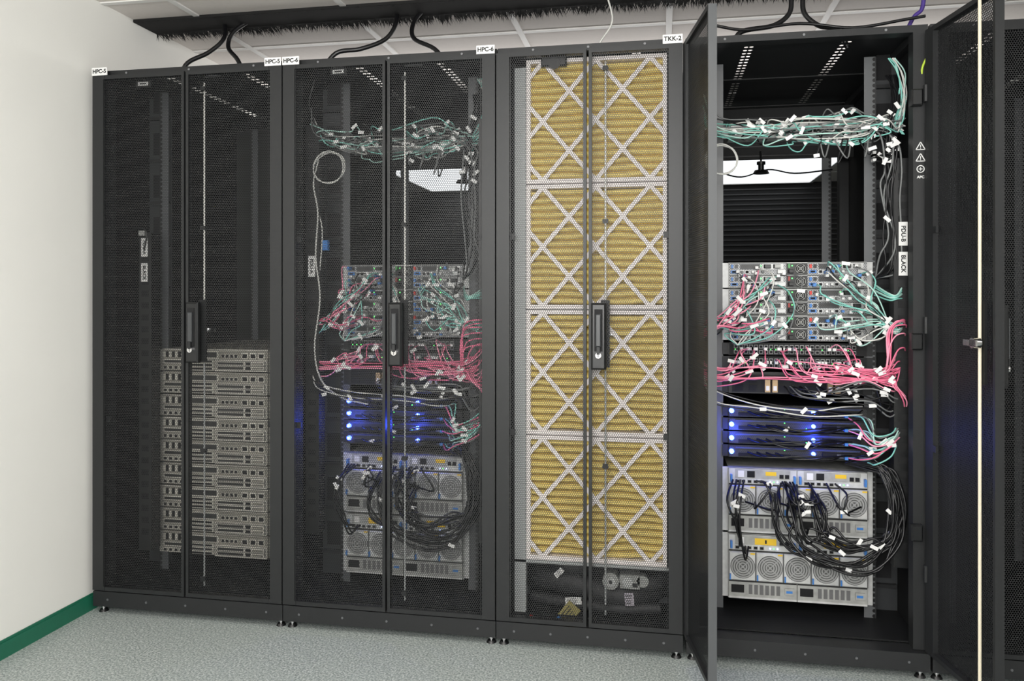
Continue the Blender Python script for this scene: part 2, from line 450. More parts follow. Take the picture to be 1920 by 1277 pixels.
wl = g.obj('warning_label', r4_)
text('APC', .011, WHT, wl, (xw, .0014, 1.525))
for zz in (1.74, 1.0, .42):
    g = MB(); g.bbox(h4-.052, h4-.02, -.02, .003, zz, zz+.05, PLA, .004); g.obj('door_catch', r4_)

for rt, h in ((r2_, h2), (r4_, h4)):
    g = MB(); g.box(-h+.006, h-.006, .925, .929, 1.742, 1.96, BLK2)
    for i in range(5): g.box(-.22, .22, .921, .925, 1.755+i*.04, 1.76+i*.04, BLK)
    g.obj('blanking_panel', rt)
    g = MB(); g.box(-h+.006, h-.006, .925, .929, .09, 1.27, BLK2); g.obj('blanking_panel', rt)
for rt, h in ((r1_, h1), (r5_, h5), (r3_, h3)):
    g = MB(); g.box(-h+.006, h-.006, .98, .984, .09, 1.96, BLK2); g.obj('rear_panel', rt)

# ------------------------------------------------------------ rack 3 filters
fx0, fx1 = MX(987, .03), MX(1251, .03); FW = fx1-fx0
def make_filter(z0, H):
    root = empty('air_filter', ((fx0+fx1)/2, .03, z0), 'pleated yellow air filter in white diamond-lattice cardboard frame', 'air filter', 'stacked air filters')
    a = FW/2
    g = MB()
    bw = .014
    g.box(-a, a, 0, .05, 0, bw, CARD); g.box(-a, a, 0, .05, H-bw, H, CARD)
    g.box(-a, -a+bw, 0, .05, bw, H-bw, CARD); g.box(a-bw, a, 0, .05, bw, H-bw, CARD)
    ax, bz = .0885, (H-.02)/4; wx, wz = a-.006, H/2-.006; zc = H/2
    for k in (-4, -2, 0, 2, 4):
        for d in (1, -1):
            zl, zh = -wz, wz
            lo = sorted([((-wx)/ax-k)*bz*d, (wx/ax-k)*bz*d]); zl, zh = max(zl, lo[0]), min(zh, lo[1])
            if zh-zl < .03: continue
            g.bar(((k+d*zl/bz)*ax, zc+zl), ((k+d*zh/bz)*ax, zc+zh), .014, .001 if d == 1 else .0022, .006, CARD)
    g.obj('lattice_frame', root)
    g = MB(); n = 16; nxs = 40; vs = []
    prof = [(0, .062), (.10, .030), (.26, .013), (.5, .009), (.76, .014), (.9, .030)]
    rows = len(prof)*n+1
    for j in range(rows):
        pl, q = divmod(j, len(prof)); fz, y = prof[q]
        if j == rows-1: pl, fz, y = n-1, 1, .062
        z = bw+(H-2*bw)*(pl+fz)/n
        for i in range(nxs+1):
            x = -a+bw+(FW-2*bw)*i/nxs
            sag = .0022*math.sin(i*.22+pl*.35)+.0008*math.sin(i*.6+pl*1.1)
            vs.append((x, y, z+sag*(0 if j in (0, rows-1) else 1)))
    w = nxs+1
    g.add(vs, [(j*w+i, j*w+i+1, (j+1)*w+i+1, (j+1)*w+i) for j in range(rows-1) for i in range(nxs)], FILT, True)
    g.obj('pleated_media', root)
ztop = M(1118, 104, .03)[1]; zbot = M(1118, 1056, .03)[1]; FH = (ztop-zbot)/4
for i in range(4): make_filter(zbot+i*FH, FH-.003)
g = MB(); g.box(fx0-.04-c3, fx0-.002-c3, .03, .06, .1, 1.93, GALV); g.box(fx1+.002-c3, fx1+.02-c3, .04, .06, .27, 1.93, BLK2)
g.box(fx0-.04-c3, fx1+.01-c3, .03, .08, zbot-.012, zbot-.002, GALV)
g.box(-h3+.006, fx0-.04-c3, .05, .06, .1, 1.95, BLK2)
g.obj('filter_baffle', r3_)
g = MB(); xk, zk = M(1040, 108, .02); g.bbox(xk-.045, xk+.04, .012, .029, zk-.03, zk+.02, PLA); g.cyl((xk, .01, zk-.02), .02, .01, 'y', PLA, 16)
for t in (-.03, 0, .03): g.tube([(xk+t, .02, zk+.015), (xk+t*1.1, .025, zk+.03), (xk+t*1.2, .035, zk+.036)], .004, PLA)
o = g.obj('temperature_sensor', org=(xk, .012, zk)); tag(o, 'small black sensor box clipped above the top filter', 'sensor')
FOAM = mat('black_foam', (.022, .022, .024), .6, noise=.3, nscale=80)
def pipe(pts, r, label):
    g = MB(); P = g.tube(pts, r, FOAM, n=18, sub=8)
    o = g.obj('insulated_pipe', org=tuple(pts[0])); tag(o, label, 'pipe', 'pipes under the filters')
    return o
pipe([(-.46, .25, .15), (-.40, .16, .18), (-.28, .12, .18), (-.18, .12, .155), (-.10, .12, .15), (.02, .2, .17)], .042, 'thick black foam-insulated coolant pipe')
pipe([(-.40, .30, .25), (-.35, .14, .25), (-.26, .12, .235), (-.2, .22, .2)], .034, 'bent black foam-insulated coolant pipe')
pipe([(-.22, .2, .22), (-.12, .13, .19), (-.02, .12, .195), (.05, .2, .22)], .028, 'black foam-insulated pipe beside the valve')
pipe([(-.44, .14, .115), (-.30, .10, .118), (-.15, .09, .112), (0, .10, .118)], .018, 'thin black insulated drain pipe')
g = MB(); xk, zk = M(1152, 1083, .10)
g.cyl((xk-.01, .06, zk), .028, .05, 'y', SIL2, 18); g.cyl((xk-.01, .054, zk), .017, .01, 'y', SIL, 14); g.cyl((xk-.01, .05, zk), .006, .006, 'y', PLA, 8)
g.box(xk+.02, xk+.085, .07, .12, zk-.024, zk+.022, SIL2); g.cyl((xk+.045, .062, zk), .018, .01, 'y', SIL, 8); g.box(xk-.01, xk+.05, .08, .11, zk-.008, zk+.008, SIL)
g.cyl((xk+.095, .07, zk+.003), .02, .03, 'y', SIL2, 10); g.box(xk+.062, xk+.078, .066, .07, zk-.016, zk-.004, PLA)
o = g.obj('valve_fitting', org=(xk, .1, zk)); tag(o, 'grey metal valve fitting on the coolant line', 'valve')
def sheet(px, py, w, h_, Y, rot, m, label):
    x, z = M(px, py, Y); c, s = math.cos(rot), math.sin(rot)
    g = MB(); P = [(-w/2, -h_/2), (w/2, -h_/2), (w/2, h_/2), (-w/2, h_/2)]
    q = [(a*c-b_*s, a*s+b_*c) for a, b_ in P]
    g.add([(a, 0, b_) for a, b_ in q]+[(a, .002, b_) for a, b_ in q], [(0, 1, 2, 3), (7, 6, 5, 4), (0, 4, 5, 1), (1, 5, 6, 2), (2, 6, 7, 3), (3, 7, 4, 0)], m)
    for k in range(4):
        zz = -h_*.32+k*h_*.2; ww = w*.38
        a = [(-ww, zz), (ww*(.4+.15*k), zz)]
        a = [(p*c-r*s, p*s+r*c) for p, r in a]
        g.bar(a[0], a[1], h_*.06, -.0006, 0, INK)
    o = g.obj('paper_tag', loc=(x, Y, z)); tag(o, label, 'tag'); return o
sheet(1075, 1127, .055, .024, .065, .1, WHT, 'white printed paper tag on the coolant pipe')
sheet(1048, 1074, .035, .018, .07, .8, WHT, 'small white tag on a bent pipe')
sheet(1180, 1124, .03, .042, .065, .1, mat('pale_grey_paper', S((175, 168, 178)), .6), 'pale printed paper tag on the coolant pipe')
sheet(1066, 1150, .07, .05, .06, .9, mat('kraft_paper', S((150, 140, 80)), .6), 'olive yellow printed instruction card')
for px, py, m_, n_ in ((994, 1161, REDP, 'red'), (1046, 1163, BLU, 'blue')):
    x, z = M(px, py, .03); g = MB(); g.cyl((0, 0, 0), .007, .02, 'y', m_, 10); g.cyl((0, .02, 0), .009, .025, 'y', PLA, 10); g.tube([(0, .045, 0), (0, .07, -.003), (.01, .1, -.01)], .004, PLA)
    o = g.obj('hose_cap', loc=(x, .03, z)); tag(o, n_+' plastic hose cap at the rack floor', 'cap')

# ------------------------------------------------------------ equipment
EY = .20
def ears(g, H, m):
    for sx in (-1, 1):
        a, b = sorted((sx*.222, sx*.242)); g.box(a, b, .012, .019, 0.002, H-.002, m)
def twin_server():
    H = .0885; root = empty('rack_server', (0, 0, 0), 'silver two-unit server with vented rear and central power supplies', 'server', 'rack servers')
    g = MB(); g.box(-.222, .222, .004, .62, .001, H-.001, SIL2); ears(g, H, SIL); g.obj('chassis', root)
    rr = random.Random(5)
    for sx in (-1, 1):
        for k in range(2):
            g = MB(); z0 = .003+k*.0425; a = .034 if sx > 0 else -.22; b = .22 if sx > 0 else -.034
            g.box(a, b, 0, .004, z0, z0+.040, VENT); g.box(a, b, -.001, 0, z0+.0385, z0+.0402, INK)
            g.box(a+.004, a+.028, -.004, 0, z0+.005, z0+.015, BLU); g.box(a+.009, a+.023, -.005, -.004, z0+.007, z0+.013, VOID)
            for q in range(5):
                xx = a+.034+q*.017; g.box(xx, xx+.014, -.0035, 0, z0+.003, z0+.016, SIL); g.box(xx+.002, xx+.012, -.004, -.0035, z0+.005, z0+.014, VOID)
                if rr.random() < .7: g.box(xx+.003, xx+.011, -.02, -.004, z0+.006, z0+.013, (WHT, BLU, BCB, GCB)[rr.randrange(4)])
            g.box(a+.035, a+.10, -.002, 0, z0+.019, z0+.037, mat('slot_cover', S((70, 72, 74)), .45, .3)); g.box(a+.038, a+.097, -.0025, -.002, z0+.022, z0+.034, VENTD)
            g.box(a+.108, a+.176, -.003, 0, z0+.018, z0+.037, SIL)
            for q in range(2):
                g.box(a+.112+q*.031, a+.136+q*.031, -.0035, -.003, z0+.021, z0+.035, VOID)
                g.box(a+.115+q*.031, a+.133+q*.031, -.024, -.0035, z0+.023, z0+.033, (SIL2, PLA)[(q+k) % 2])
            # pull handle
            g.box(a+.155, a+.160, -.02, 0, z0+.004, z0+.016, SIL); g.box(a+.155, a+.180, -.022, -.018, z0+.004, z0+.016, SIL); g.box(a+.175, a+.180, -.02, 0, z0+.004, z0+.016, SIL)
            g.box(a+.005, a+.012, -.012, 0, z0+.022, z0+.034, REDP if (k and sx > 0) else BLU); g.box(a+.018, a+.028, -.006, 0, z0+.022, z0+.034, PLA); g.cyl((a+.104, -.003, z0+.03), .002, .002, 'y', LEDG, 8)
            g.obj('node_panel', root)
    for k in range(2):
        g = MB(); z0 = .003+k*.0425
        g.box(-.033, .033, -.003, .004, z0, z0+.040, PLA); g.box(-.033, .033, -.004, -.003, z0+.0385, z0+.040, SIL); g.cyl((.011, -.0035, z0+.0195), .0185, .001, 'y', VOID, 20)
        for r in (.004, .0095, .0155): g.ring((.011, -.0055, z0+.0195), r, r+.0012, SIL2, 18, .002)
        for a in (.78, 2.35): g.bar((.011-.017*math.cos(a), z0+.0195-.017*math.sin(a)), (.011+.017*math.cos(a), z0+.0195+.017*math.sin(a)), .0015, -.006, -.004, SIL2)
        g.box(-.030, -.012, -.006, -.003, z0+.004, z0+.018, VOID); g.box(-.027, -.015, -.022, -.006, z0+.006, z0+.016, BCB)
        g.box(-.030, -.024, -.014, -.003, z0+.022, z0+.036, mat('green_latch', S((70, 150, 80)), .4) if k else mat('dark_red_latch', S((150, 45, 40)), .4)); g.cyl((-.016, -.005, z0+.03), .0022, .002, 'y', LEDG, 8)
        g.obj('power_supply', root)
    return root
def two_u_server():
    H = .0885; root = empty('rack_server', (0, 0, 0), 'grey two-unit server seen from its port side', 'server', 'stacked grey servers')
    g = MB(); g.box(-.222, .222, .004, .62, .004, H-.001, BEI); ears(g, H-.002, BEI2)
    g.box(-.222, .222, -.002, .004, H-.0045, H-.001, BEI2); g.obj('chassis', root)
    g = MB()
    g.box(-.22, .222, 0, .004, .005, .082, BEI)
    g.box(-.12, .02, -.005, 0, .052, .081, BEI2); g.box(-.112, .012, -.006, -.005, .057, .076, VENTD)
    for q in range(4): g.box(.03+q*.018, .045+q*.018, -.004, 0, .055, .070, BEI2); g.box(.032+q*.018, .043+q*.018, -.005, -.004, .057, .068, VOID)
    for q in range(3): g.box(.115+q*.034, .143+q*.034, -.006, 0, .052, .076, BEI2); g.box(.120+q*.034, .138+q*.034, -.007, -.006, .056, .071, VOID)
    for q in range(7): g.box(-.218+q*.013, -.208+q*.013, -.003, 0, .055, .078, VOID if q % 2 else BEI2)
    g.obj('port_panel', root)
    g = MB()
    for q in range(3):
        g.box(-.12, .0, -.005, 0, .006+q*.0148, .0188+q*.0148, BEI2); g.box(-.112, -.008, -.006, -.005, .009+q*.0148, .0155+q*.0148, VOID)
    for q in range(4): g.box(-.217+q*.023, -.197+q*.023, -.004, 0, .008, .024, BEI2); g.box(-.213+q*.023, -.201+q*.023, -.005, -.004, .011, .021, VOID)
    g.box(-.215, -.128, -.004, 0, .030, .048, BEI2); g.box(-.21, -.133, -.005, -.004, .034, .044, VENTD)
    g.obj('expansion_slots', root)
    g = MB(); x0 = .008
    g.box(x0, .222, -.012, .004, .005, .049, BEI2); g.box(x0+.004, .218, -.0125, -.012, .009, .045, mat('inset_grey', S((70, 69, 66)), .5))  # plain dark grey inset behind the supply blocks
    for q in range(2):
        z0 = .0105+q*.0175
        g.box(x0+.008, x0+.206, -.015, -.0125, z0, z0+.015, BEI2)
        g.box(x0+.014, x0+.12, -.016, -.015, z0+.003, z0+.012, VENTD)
        g.box(x0+.13, x0+.15, -.017, -.015, z0+.002, z0+.013, VOID); g.box(x0+.16, x0+.20, -.024, -.015, z0+.005, z0+.010, BEI)
    g.obj('power_supply', root)
    return root
def enclosure(yellow):
    H = .222; root = empty('storage_enclosure', (0, 0, 0), 'silver disk storage enclosure with five round-grilled fan modules', 'storage enclosure', 'storage enclosures')
    g = MB(); g.box(-.224, .224, .004, .7, .001, H-.001, SIL2); ears(g, H, SIL); g.obj('chassis', root)
    for sx in (0, 1):
        g = MB(); a = -.222+sx*.223; b = a+.220
        g.box(a, b, -.004, .004, .166, .219, SIL); g.box(a, b, -.0045, -.004, .2195, .2205, INK); g.box(a, b, -.006, -.004, .1645, .168, INK)
        g.box(a+.004, a+.011, -.02, -.004, .176, .200, BLU); g.box(b-.011, b-.004, -.02, -.004, .176, .200, BLU)
        g.box(a+.02, b-.02, -.0045, -.004, .186, .217, SIL2); g.box(a+.03, a+.05, -.0055, -.0045, .19, .212, WHT)
        if yellow: g.box(a+.085, a+.155, -.0055, -.004, .188, .210, YEL); g.box(a+.118, a+.124, -.006, -.0055, .193, .205, INK)
        else: g.box(a+.12, a+.155, -.0055, -.0045, .198, .211, YEL); g.box(a+.06, a+.085, -.0055, -.0045, .19, .212, VOID)
        for q in range(5): g.box(a+.02+q*.02, a+.035+q*.02, -.007, -.004, .171, .183, SIL2); g.box(a+.022+q*.02, a+.033+q*.02, -.008, -.007, .173, .181, VOID)
        for q in range(2): g.box(a+.165+q*.018, a+.178+q*.018, -.007, -.004, .19, .203, VOID)
        for q in range(3): g.cyl((a+.135+q*.012, -.006, .177), .0016, .003, 'y', LEDG if q == 1 else LEDW, 8)
        g.obj('controller_module', root)
    for k in range(5):
        g = MB(); cx = -.178+k*.089; cz = .114
        g.bbox(cx-.0435, cx+.0435, -.012, .004, .066, .163, SIL, .003); g.ring((cx+.001, -.013, cz), .0385, .0405, mat('fan_gap', (.03, .03, .03), .6), 28, .001)
        g.cyl((cx+.001, -.0125, cz), .0385, .001, 'y', mat('fan_dark', S((84, 85, 84)), .5), 28)
        for r in (.0, .010, .018, .026, .034): g.ring((cx+.001, -.0145, cz), r, r+.0046, FANG, 28, .002)
        for a in (.78, 2.35): g.bar((cx+.001-.038*math.cos(a), cz-.038*math.sin(a)), (cx+.001+.038*math.cos(a), cz+.038*math.sin(a)), .003, -.015, -.013, FANG)
        g.box(cx-.0425, cx-.038, -.02, -.012, .070, .088, BLU); g.box(cx+.026, cx+.041, -.0145, -.012, .156, .161, YEL)
        g.box(cx+.0425, cx+.044, -.0125, -.012, .066, .163, INK)
        g.obj('fan_module', root)
    for sx in (0, 1):
        g = MB(); a = -.222+sx*.223; b = a+.220
        g.box(a, b, -.006, .004, .004, .060, SIL2); g.box(a, b, -.0075, -.006, .004, .010, SIL)
        for q in range(6): g.box(a+.065+q*.018, a+.077+q*.018, -.007, -.006, .020, .052, mat('slot_grey', S((96, 96, 97)), .6))
        g.box(a+.008, a+.05, -.0085, -.006, .024, .050, VOID); g.box(a+.182, a+.212, -.012, -.006, .026, .048, SIL2); g.box(a+.186, a+.206, -.0125, -.012, .032, .040, BLU)
        g.box(a, b, -.0065, -.006, .060, .0650, INK); g.obj('power_supply', root)
    return root
def switch(H=.0435, kind=0):
    root = empty('network_switch', (0, 0, 0), 'dark rack-mount network switch with rows of small ports', 'network switch', 'network switches')
    g = MB(); g.box(-.222, .222, .004, .45, .001, H-.001, PLA); ears(g, H, BLK); g.obj('chassis', root)
    g = MB(); g.box(-.22, .22, 0, .004, .002, H-.002, BLK2)
    n = 24
    for q in range(n):
        x = -.205+q*.0165
        for z in (.006, .024):
            g.box(x, x+.0125, -.002, 0, z, z+.012, FANG if kind == 0 else PLA); g.box(x+.0015, x+.011, -.0025, -.002, z+.0015, z+.010, VOID)
        if R.random() < .6: g.box(x+.003, x+.006, -.003, 0, .0195, .0215, LEDG)
    g.obj('port_panel', root)
    return root
def adapter_box():
    H = .075; root = empty('fabric_switch', (0, 0, 0), 'black fabric switch with copper-coloured transceiver pairs', 'network switch', 'network switches')
    g = MB(); g.box(-.222, .222, .004, .5, .001, H-.001, PLA); ears(g, H, BLK)
    g.box(-.21, .21, 0, .004, .006, H-.01, BLK2); g.obj('chassis', root)
    for x in (-.105, .095):
        g = MB()
        for d in (0, .024):
            g.box(x+d, x+d+.017, -.02, 0, .008, .050, BRN); g.box(x+d+.003, x+d+.014, -.022, -.02, .014, .030, WHT)
        g.obj('transceiver', root)
    g = MB()
    for q in range(9):
        if q in (2, 7): continue
        g.box(-.2+q*.045, -.175+q*.045, -.003, 0, .012, .03, VOID); g.box(-.2+q*.045, -.175+q*.045, -.003, 0, .038, .056, VOID)
    g.obj('port_panel', root)
    return root
def led_unit():
    H = .0435; root = empty('compute_appliance', (0, 0, 0), 'black one-unit appliance with glowing blue indicator lamps', 'server', 'blue-lit appliances')
    g = MB(); g.box(-.222, .222, .004, .6, .001, H-.001, PLA); ears(g, H, BLK); g.obj('chassis', root)
    g = MB(); g.box(-.22, .22, 0, .004, .003, H-.005, VENTD); g.box(-.19, -.02, -.004, 0, .006, .017, BLK2)
    for q in range(5): g.box(-.185+q*.032, -.16+q*.032, -.005, -.004, .008, .015, VOID)
    g.box(-.20, .20, -.006, 0, .032, .037, mat('slate_trim', S((50, 60, 95)), .4)); g.box(.08, .2, -.012, 0, .008, .028, BLK2)
    for q in range(3): g.box(.09+q*.035, .115+q*.035, -.014, -.012, .012, .024, GREYP if q == 1 else VOID)
    g.cyl((-.04, -.003, .03), .0018, .003, 'y', LEDG, 8); g.cyl((.03, -.003, .012), .0018, .003, 'y', LEDG, 8)
    g.obj('face_panel', root)
    for x, r in ((.052, .0065), (-.213, .008)):
        g = MB(); g.cyl((x, -.009, .022), r, .009, 'y', LEDB, 12); g.cyl((x, -.0105, .022), r*.5, .0015, 'y', LEDW, 10); g.obj('blue_lamp', root)
    return root
def patch_panel():
    root = empty('fiber_distribution_box', (0, 0, 0), 'silver fibre distribution box hidden behind cable tangle', 'patch panel', 'fibre boxes')
    g = MB(); g.box(-.222, .222, 0, .08, 0, .043, SIL); ears(g, .044, SIL); g.obj('chassis', root)
    g = MB()
    for q in range(24): g.box(-.21+q*.0175, -.197+q*.0175, -.002, 0, .012, .03, VOID)
    g.obj('port_row', root)
    return root

tw, en, en2, sw, ab, le, pp, us = twin_server(), enclosure(True), enclosure(False), switch(), adapter_box(), led_unit(), patch_panel(), two_u_server()
_used = set()
def stack(c):
    def put(o, z, y=EY):
        if o.name not in _used: _used.add(o.name); o.location = (c, y, z); return o
        return dup(o, (c, y, z))
    put(en, .132); put(en2, .357)
    for i in range(4): put(le, .612+i*.046)
    put(ab, .83, EY+.005)
    put(sw, .915); put(sw, .961)
    for i in range(3): put(tw, 1.010+i*.0895)
    put(pp, 1.70)
C4 = .452; C2 = -.925
stack(C4); stack(C2)
us.location = (c1-.018, EY, .16)
for i in range(1, 9): dup(us, (c1-.018, EY, .16+i*.0886))

# ------------------------------------------------------------ cables
LBL = {'TEAL': ('aqua fibre patch cable with white tags', TEAL, TEAL2), 'PINK': ('pink network patch cable plugged into a switch', PINK, PINK2),
       'WHT': ('thin white network cable among the bundle', WCB, WCB), 'GRY': ('thin grey cable among the bundle', GCB, GCB), 'BLK': ('black power cable looping in the rack', BCB, BCB),
       'PUR': ('purple network cable on the rack', PUR, PUR), 'YG': ('yellow-green striped earth wire', YG, YG)}
CN = {'TEAL': 'fiber_cable', 'PINK': 'network_cable', 'BLK': 'power_cable'}
def cable(kind, pts, r, plug=None, tagm=0, group=None, name=None, label=None, sub=6, n=6, wob=0):
    if wob:
        pts = [pts[0]]+[(p[0]+R.gauss(0, wob), p[1]+R.gauss(0, wob*.5), p[2]+R.gauss(0, wob)) for p in pts[1:-1]]+[pts[-1]]
    g = MB(); P = g.tube(pts, r, LBL[kind][1+(R.random() < .4)], n=n, sub=sub)
    org = tuple(pts[0])
    o = g.obj(name or CN.get(kind, 'patch_cable'), org=org)
    tag(o, label or LBL[kind][0], 'cable', group or {'TEAL': 'aqua fibre cables', 'PINK': 'pink network cables', 'BLK': 'black cables', 'WHT': 'white cables'}.get(kind, 'other cables'))
    if plug:
        g = MB(); g.box(-.005, .005, -.022, .004, -.0045, .0045, plug); g.obj('connector', o)
    if tagm and R.random() < tagm:
        q = P[int(len(P)*R.uniform(.15, .7))]; a = R.uniform(-1.2, 1.2); w, h_ = R.uniform(.018, .028), .0110
        c, s = math.cos(a), math.sin(a); g = MB()
        pp_ = [(x*c-z*s, x*s+z*c) for x, z in ((-w/2, -h_/2), (w/2, -h_/2), (w/2, h_/2), (-w/2, h_/2))]
        b0 = q-Vector(org)
        g.add([(b0.x+x, b0.y-.006, b0.z+z) for x, z in pp_]+[(b0.x+x, b0.y-.004, b0.z+z) for x, z in pp_],
              [(0, 1, 2, 3), (7, 6, 5, 4), (0, 4, 5, 1), (1, 5, 6, 2), (2, 6, 7, 3), (3, 7, 4, 0)], WHT)
        g.obj('cable_tag', o)
    return o
U = R.uniform
def dress(c, h):
    X = lambda d: c+d
    E = h-.05
    mix = lambda: R.choice(['TEAL', 'TEAL', 'TEAL', 'WHT', 'WHT', 'BLK', 'GRY', 'GRY'])
    for i in range(32):
        z = 1.71+U(-.045, .055); a = U(-.2, .12)
        pts = [(X(a), .195, 1.72), (X(a+U(-.02, .03)), U(.10, .16), z), (X(a+.05), U(.08, .15), z-.01), (X(a+.1), U(.08, .15), z), (X(max(.17, a+.14)), U(.07, .14), z),
               (X(.24), U(.07, .14), 1.715), (X(.285), .12, 1.71+U(-.015, .015)), (X(E+U(-.01, .01)), .12, 1.71+U(-.05, .12))]
        cable(mix(), pts, .0023, WHT, .9, wob=.011)
    for i in range(16):
        z = 1.73+U(-.035, .035); a = U(-.2, 0)
        cable(mix(), [(X(a), .195, 1.72), (X(a-.02), U(.1, .15), z), (X(a-.06), U(.1, .15), z-.01), (X(-.27), U(.08, .14), z), (X(-h+.05), .14+U(-.03, .03), 1.76+U(-.06, .09))], .0023, WHT, .7, wob=.009)
    for i in range(6):
        d = U(-.012, .012)
        cable('TEAL' if i % 2 else 'WHT', [(X(E-.03+d), .14, 1.93), (X(E-.005+d), .13, 1.88), (X(E+d*.5), .12, 1.8), (X(E-.02+d), .12, 1.73), (X(E-.06), .15, 1.69+d)], .0022, wob=.005)
    for i in range(6):   # short dark drops hanging under the top bundle
        a = U(.02, .2); b = a+U(-.03, .03)
        cable('BLK' if i % 2 else 'GRY', [(X(a), .16, 1.70), (X(a), .10, 1.66), (X(b), .09, 1.62-U(0, .04)), (X(b+.02), .12, 1.68), (X(b+.04), .16, 1.71)], .0026, None, .6, wob=.005)
    for i in range(7):
        e = i*.007; b1 = U(-.012, .012)
        cable('BLK' if i % 3 else 'GRY', [(X(.21), .14, 1.70+b1), (X(.245+e), .10, 1.67), (X(.25+e+b1), .09, 1.58+U(-.03, .03)), (X(.24+e), .10, 1.48+U(-.03, .03)), (X(.255+e+b1), .10, 1.36), (X(.25+e), .11, 1.27+U(-.03, .03)), (X(.235), .15, 1.22)], .003, None, .7, wob=.007)
    for i in range(4):
        z = 1.62+U(-.03, .03)
        cable('BLK', [(X(.235), .18, z), (X(.26), .10, z-.01), (X(.285), .10, z+.01), (X(E), .13, z+.03)], .003, WHT, .9, wob=.004)
    for i in range(26):
        zs = 1.03+U(0, .24); a = U(.05, .205); e = U(-.022, .022)
        cable(('TEAL', 'TEAL', 'WHT', 'TEAL', 'GRY', 'TEAL', 'BLK')[i % 7], [(X(a), .19, zs), (X(a+U(-.01, .03)), U(.11, .15), zs+U(-.01, .02)), (X(a+.03), U(.1, .14), zs-.03), (X(.215+U(-.02, .02)), U(.08, .13), (zs+1.07)/2+U(-.03, .01)), (X(.265), .10+U(-.015, .015), 1.065+e*.5),
               (X(E-.02), .10+U(-.02, .02), 1.06+e), (X(E+.008), .13, 1.08+e*1.6)], .0023, BLU if i % 3 == 0 else WHT, .95, wob=.008)
    for i in range(8):
        e = U(-.02, .02)
        cable('TEAL', [(X(.235), .16, 1.18+e), (X(.262), .09, 1.158+e*.6), (X(.285), .085, 1.16+e*.4), (X(E+.008), .12, 1.18+e*1.7)], .0026)
    for i in range(20):
        zs = 1.04+U(0, .23); a = U(-.21, -.06); e = U(-.018, .018)
        cable(('BLK', 'PINK', 'PINK', 'TEAL', 'PINK')[i % 5], [(X(a), .19, zs), (X(a-.01), U(.11, .15), zs-.005), (X((a-.21)/2), U(.1, .14), (zs*2+1.06)/3), (X(-.21), U(.09, .13), (zs+1.06)/2-.01), (X(-.27), .10, 1.065+e), (X(-h+.05), .14, 1.045+e*1.5)], .0023, BLU if i % 2 else WHT, .8, wob=.009)
    for i in range(8):
        a = U(-.2, -.03); zs = U(1.12, 1.26)
        cable(('WHT', 'TEAL', 'GRY')[i % 3], [(X(a), .19, zs), (X(a+.03), .12, zs-.03), (X(a+.04+U(-.02, .02)), .11, zs-.1), (X(a-.02), .13, 1.03), (X(-.2), .12, 1.0)], .0022, WHT, .6, wob=.009)
    for i in range(32):
        a = -.2+i*.0122+U(-.01, .01); zs = .985 if R.random() < .5 else .94; e = U(-.026, .026); zt = .91+e
        if i > 9:
            loop = U(.93, 1.08)
            pts = [(X(a), .19, zs), (X(a+U(-.02, .03)), U(.09, .15), zs-U(-.005, .03)), (X(a+U(.02, .07)), .11+U(-.02, .02), zt), (X(max(.19, a+.1)), .10+U(-.02, .02), zt-.004), (X(.255), .09+U(-.02, .02), .905+e), (X(E-.02), .10+U(-.02, .02), .92+e*1.8), (X(E+.005), .13, loop)]
        else:
            pts = [(X(a), .19, zs), (X(a-U(0, .03)), U(.10, .14), zs-.01), (X(a-.03), .11, zt+.01), (X(-.25), .1, .9+e), (X(-h+.05), .12, .90+e*1.4)]
        cable('PINK', pts, .0021, WHT, .9, wob=.009)
    for i in range(4):
        e = U(-.025, .025)
        cable('PINK', [(X(-h+.05), .15, .93+e), (X(-.28), .10, .905+e), (X(-.1), .105, .905+e*.8), (X(.08), .11, .905+e), (X(.2), .11, .90+e)], .0021, wob=.009)
    for i in range(7):   # open loops at the side
        e = U(-.014, .014); zt = U(.98, 1.10); xl = U(.245, .275)
        cable('PINK', [(X(.235), .11, .91+e), (X(xl), .075, .94+e), (X(xl), .07, zt-.04), (X(xl+.018), .07, zt), (X(E-.008), .08, zt+.008), (X(E+.008), .12, zt-.01)], .0023, wob=.003)
        zl = U(.78, .87)
        cable('PINK', [(X(.235), .11, .90+e), (X(.265), .08, .895+e), (X(.285), .075, .87), (X(E-.005), .085, (zl+.87)/2), (X(E+.005), .12, zl)], .0023, wob=.004)
    for i, kd in enumerate(('WHT', 'BLK', 'WHT', 'BLK')):
        e = i*.013
        cable(kd, [(X(-h+.05), .13, .90-e), (X(-.28), .08, .86-e), (X(-.14), .075, .815-e*.6), (X(.02), .08, .80-e*.8), (X(.13+i*.015), .10, .80-e), (X(.2), .17, .80-e)], .0022, None, .6, wob=.006)
    for i in range(10):
        a = U(-.08, .15)
        cable('BLK' if i % 3 else 'GRY', [(X(a), .18, .86), (X(a+.03), .1, .84), (X(.2), .09, .85+U(-.04, .03)), (X(.27), .1, .82+U(-.05, .05)), (X(E), .13, .84+U(-.03, .03))], .0026, None, 1, wob=.011)
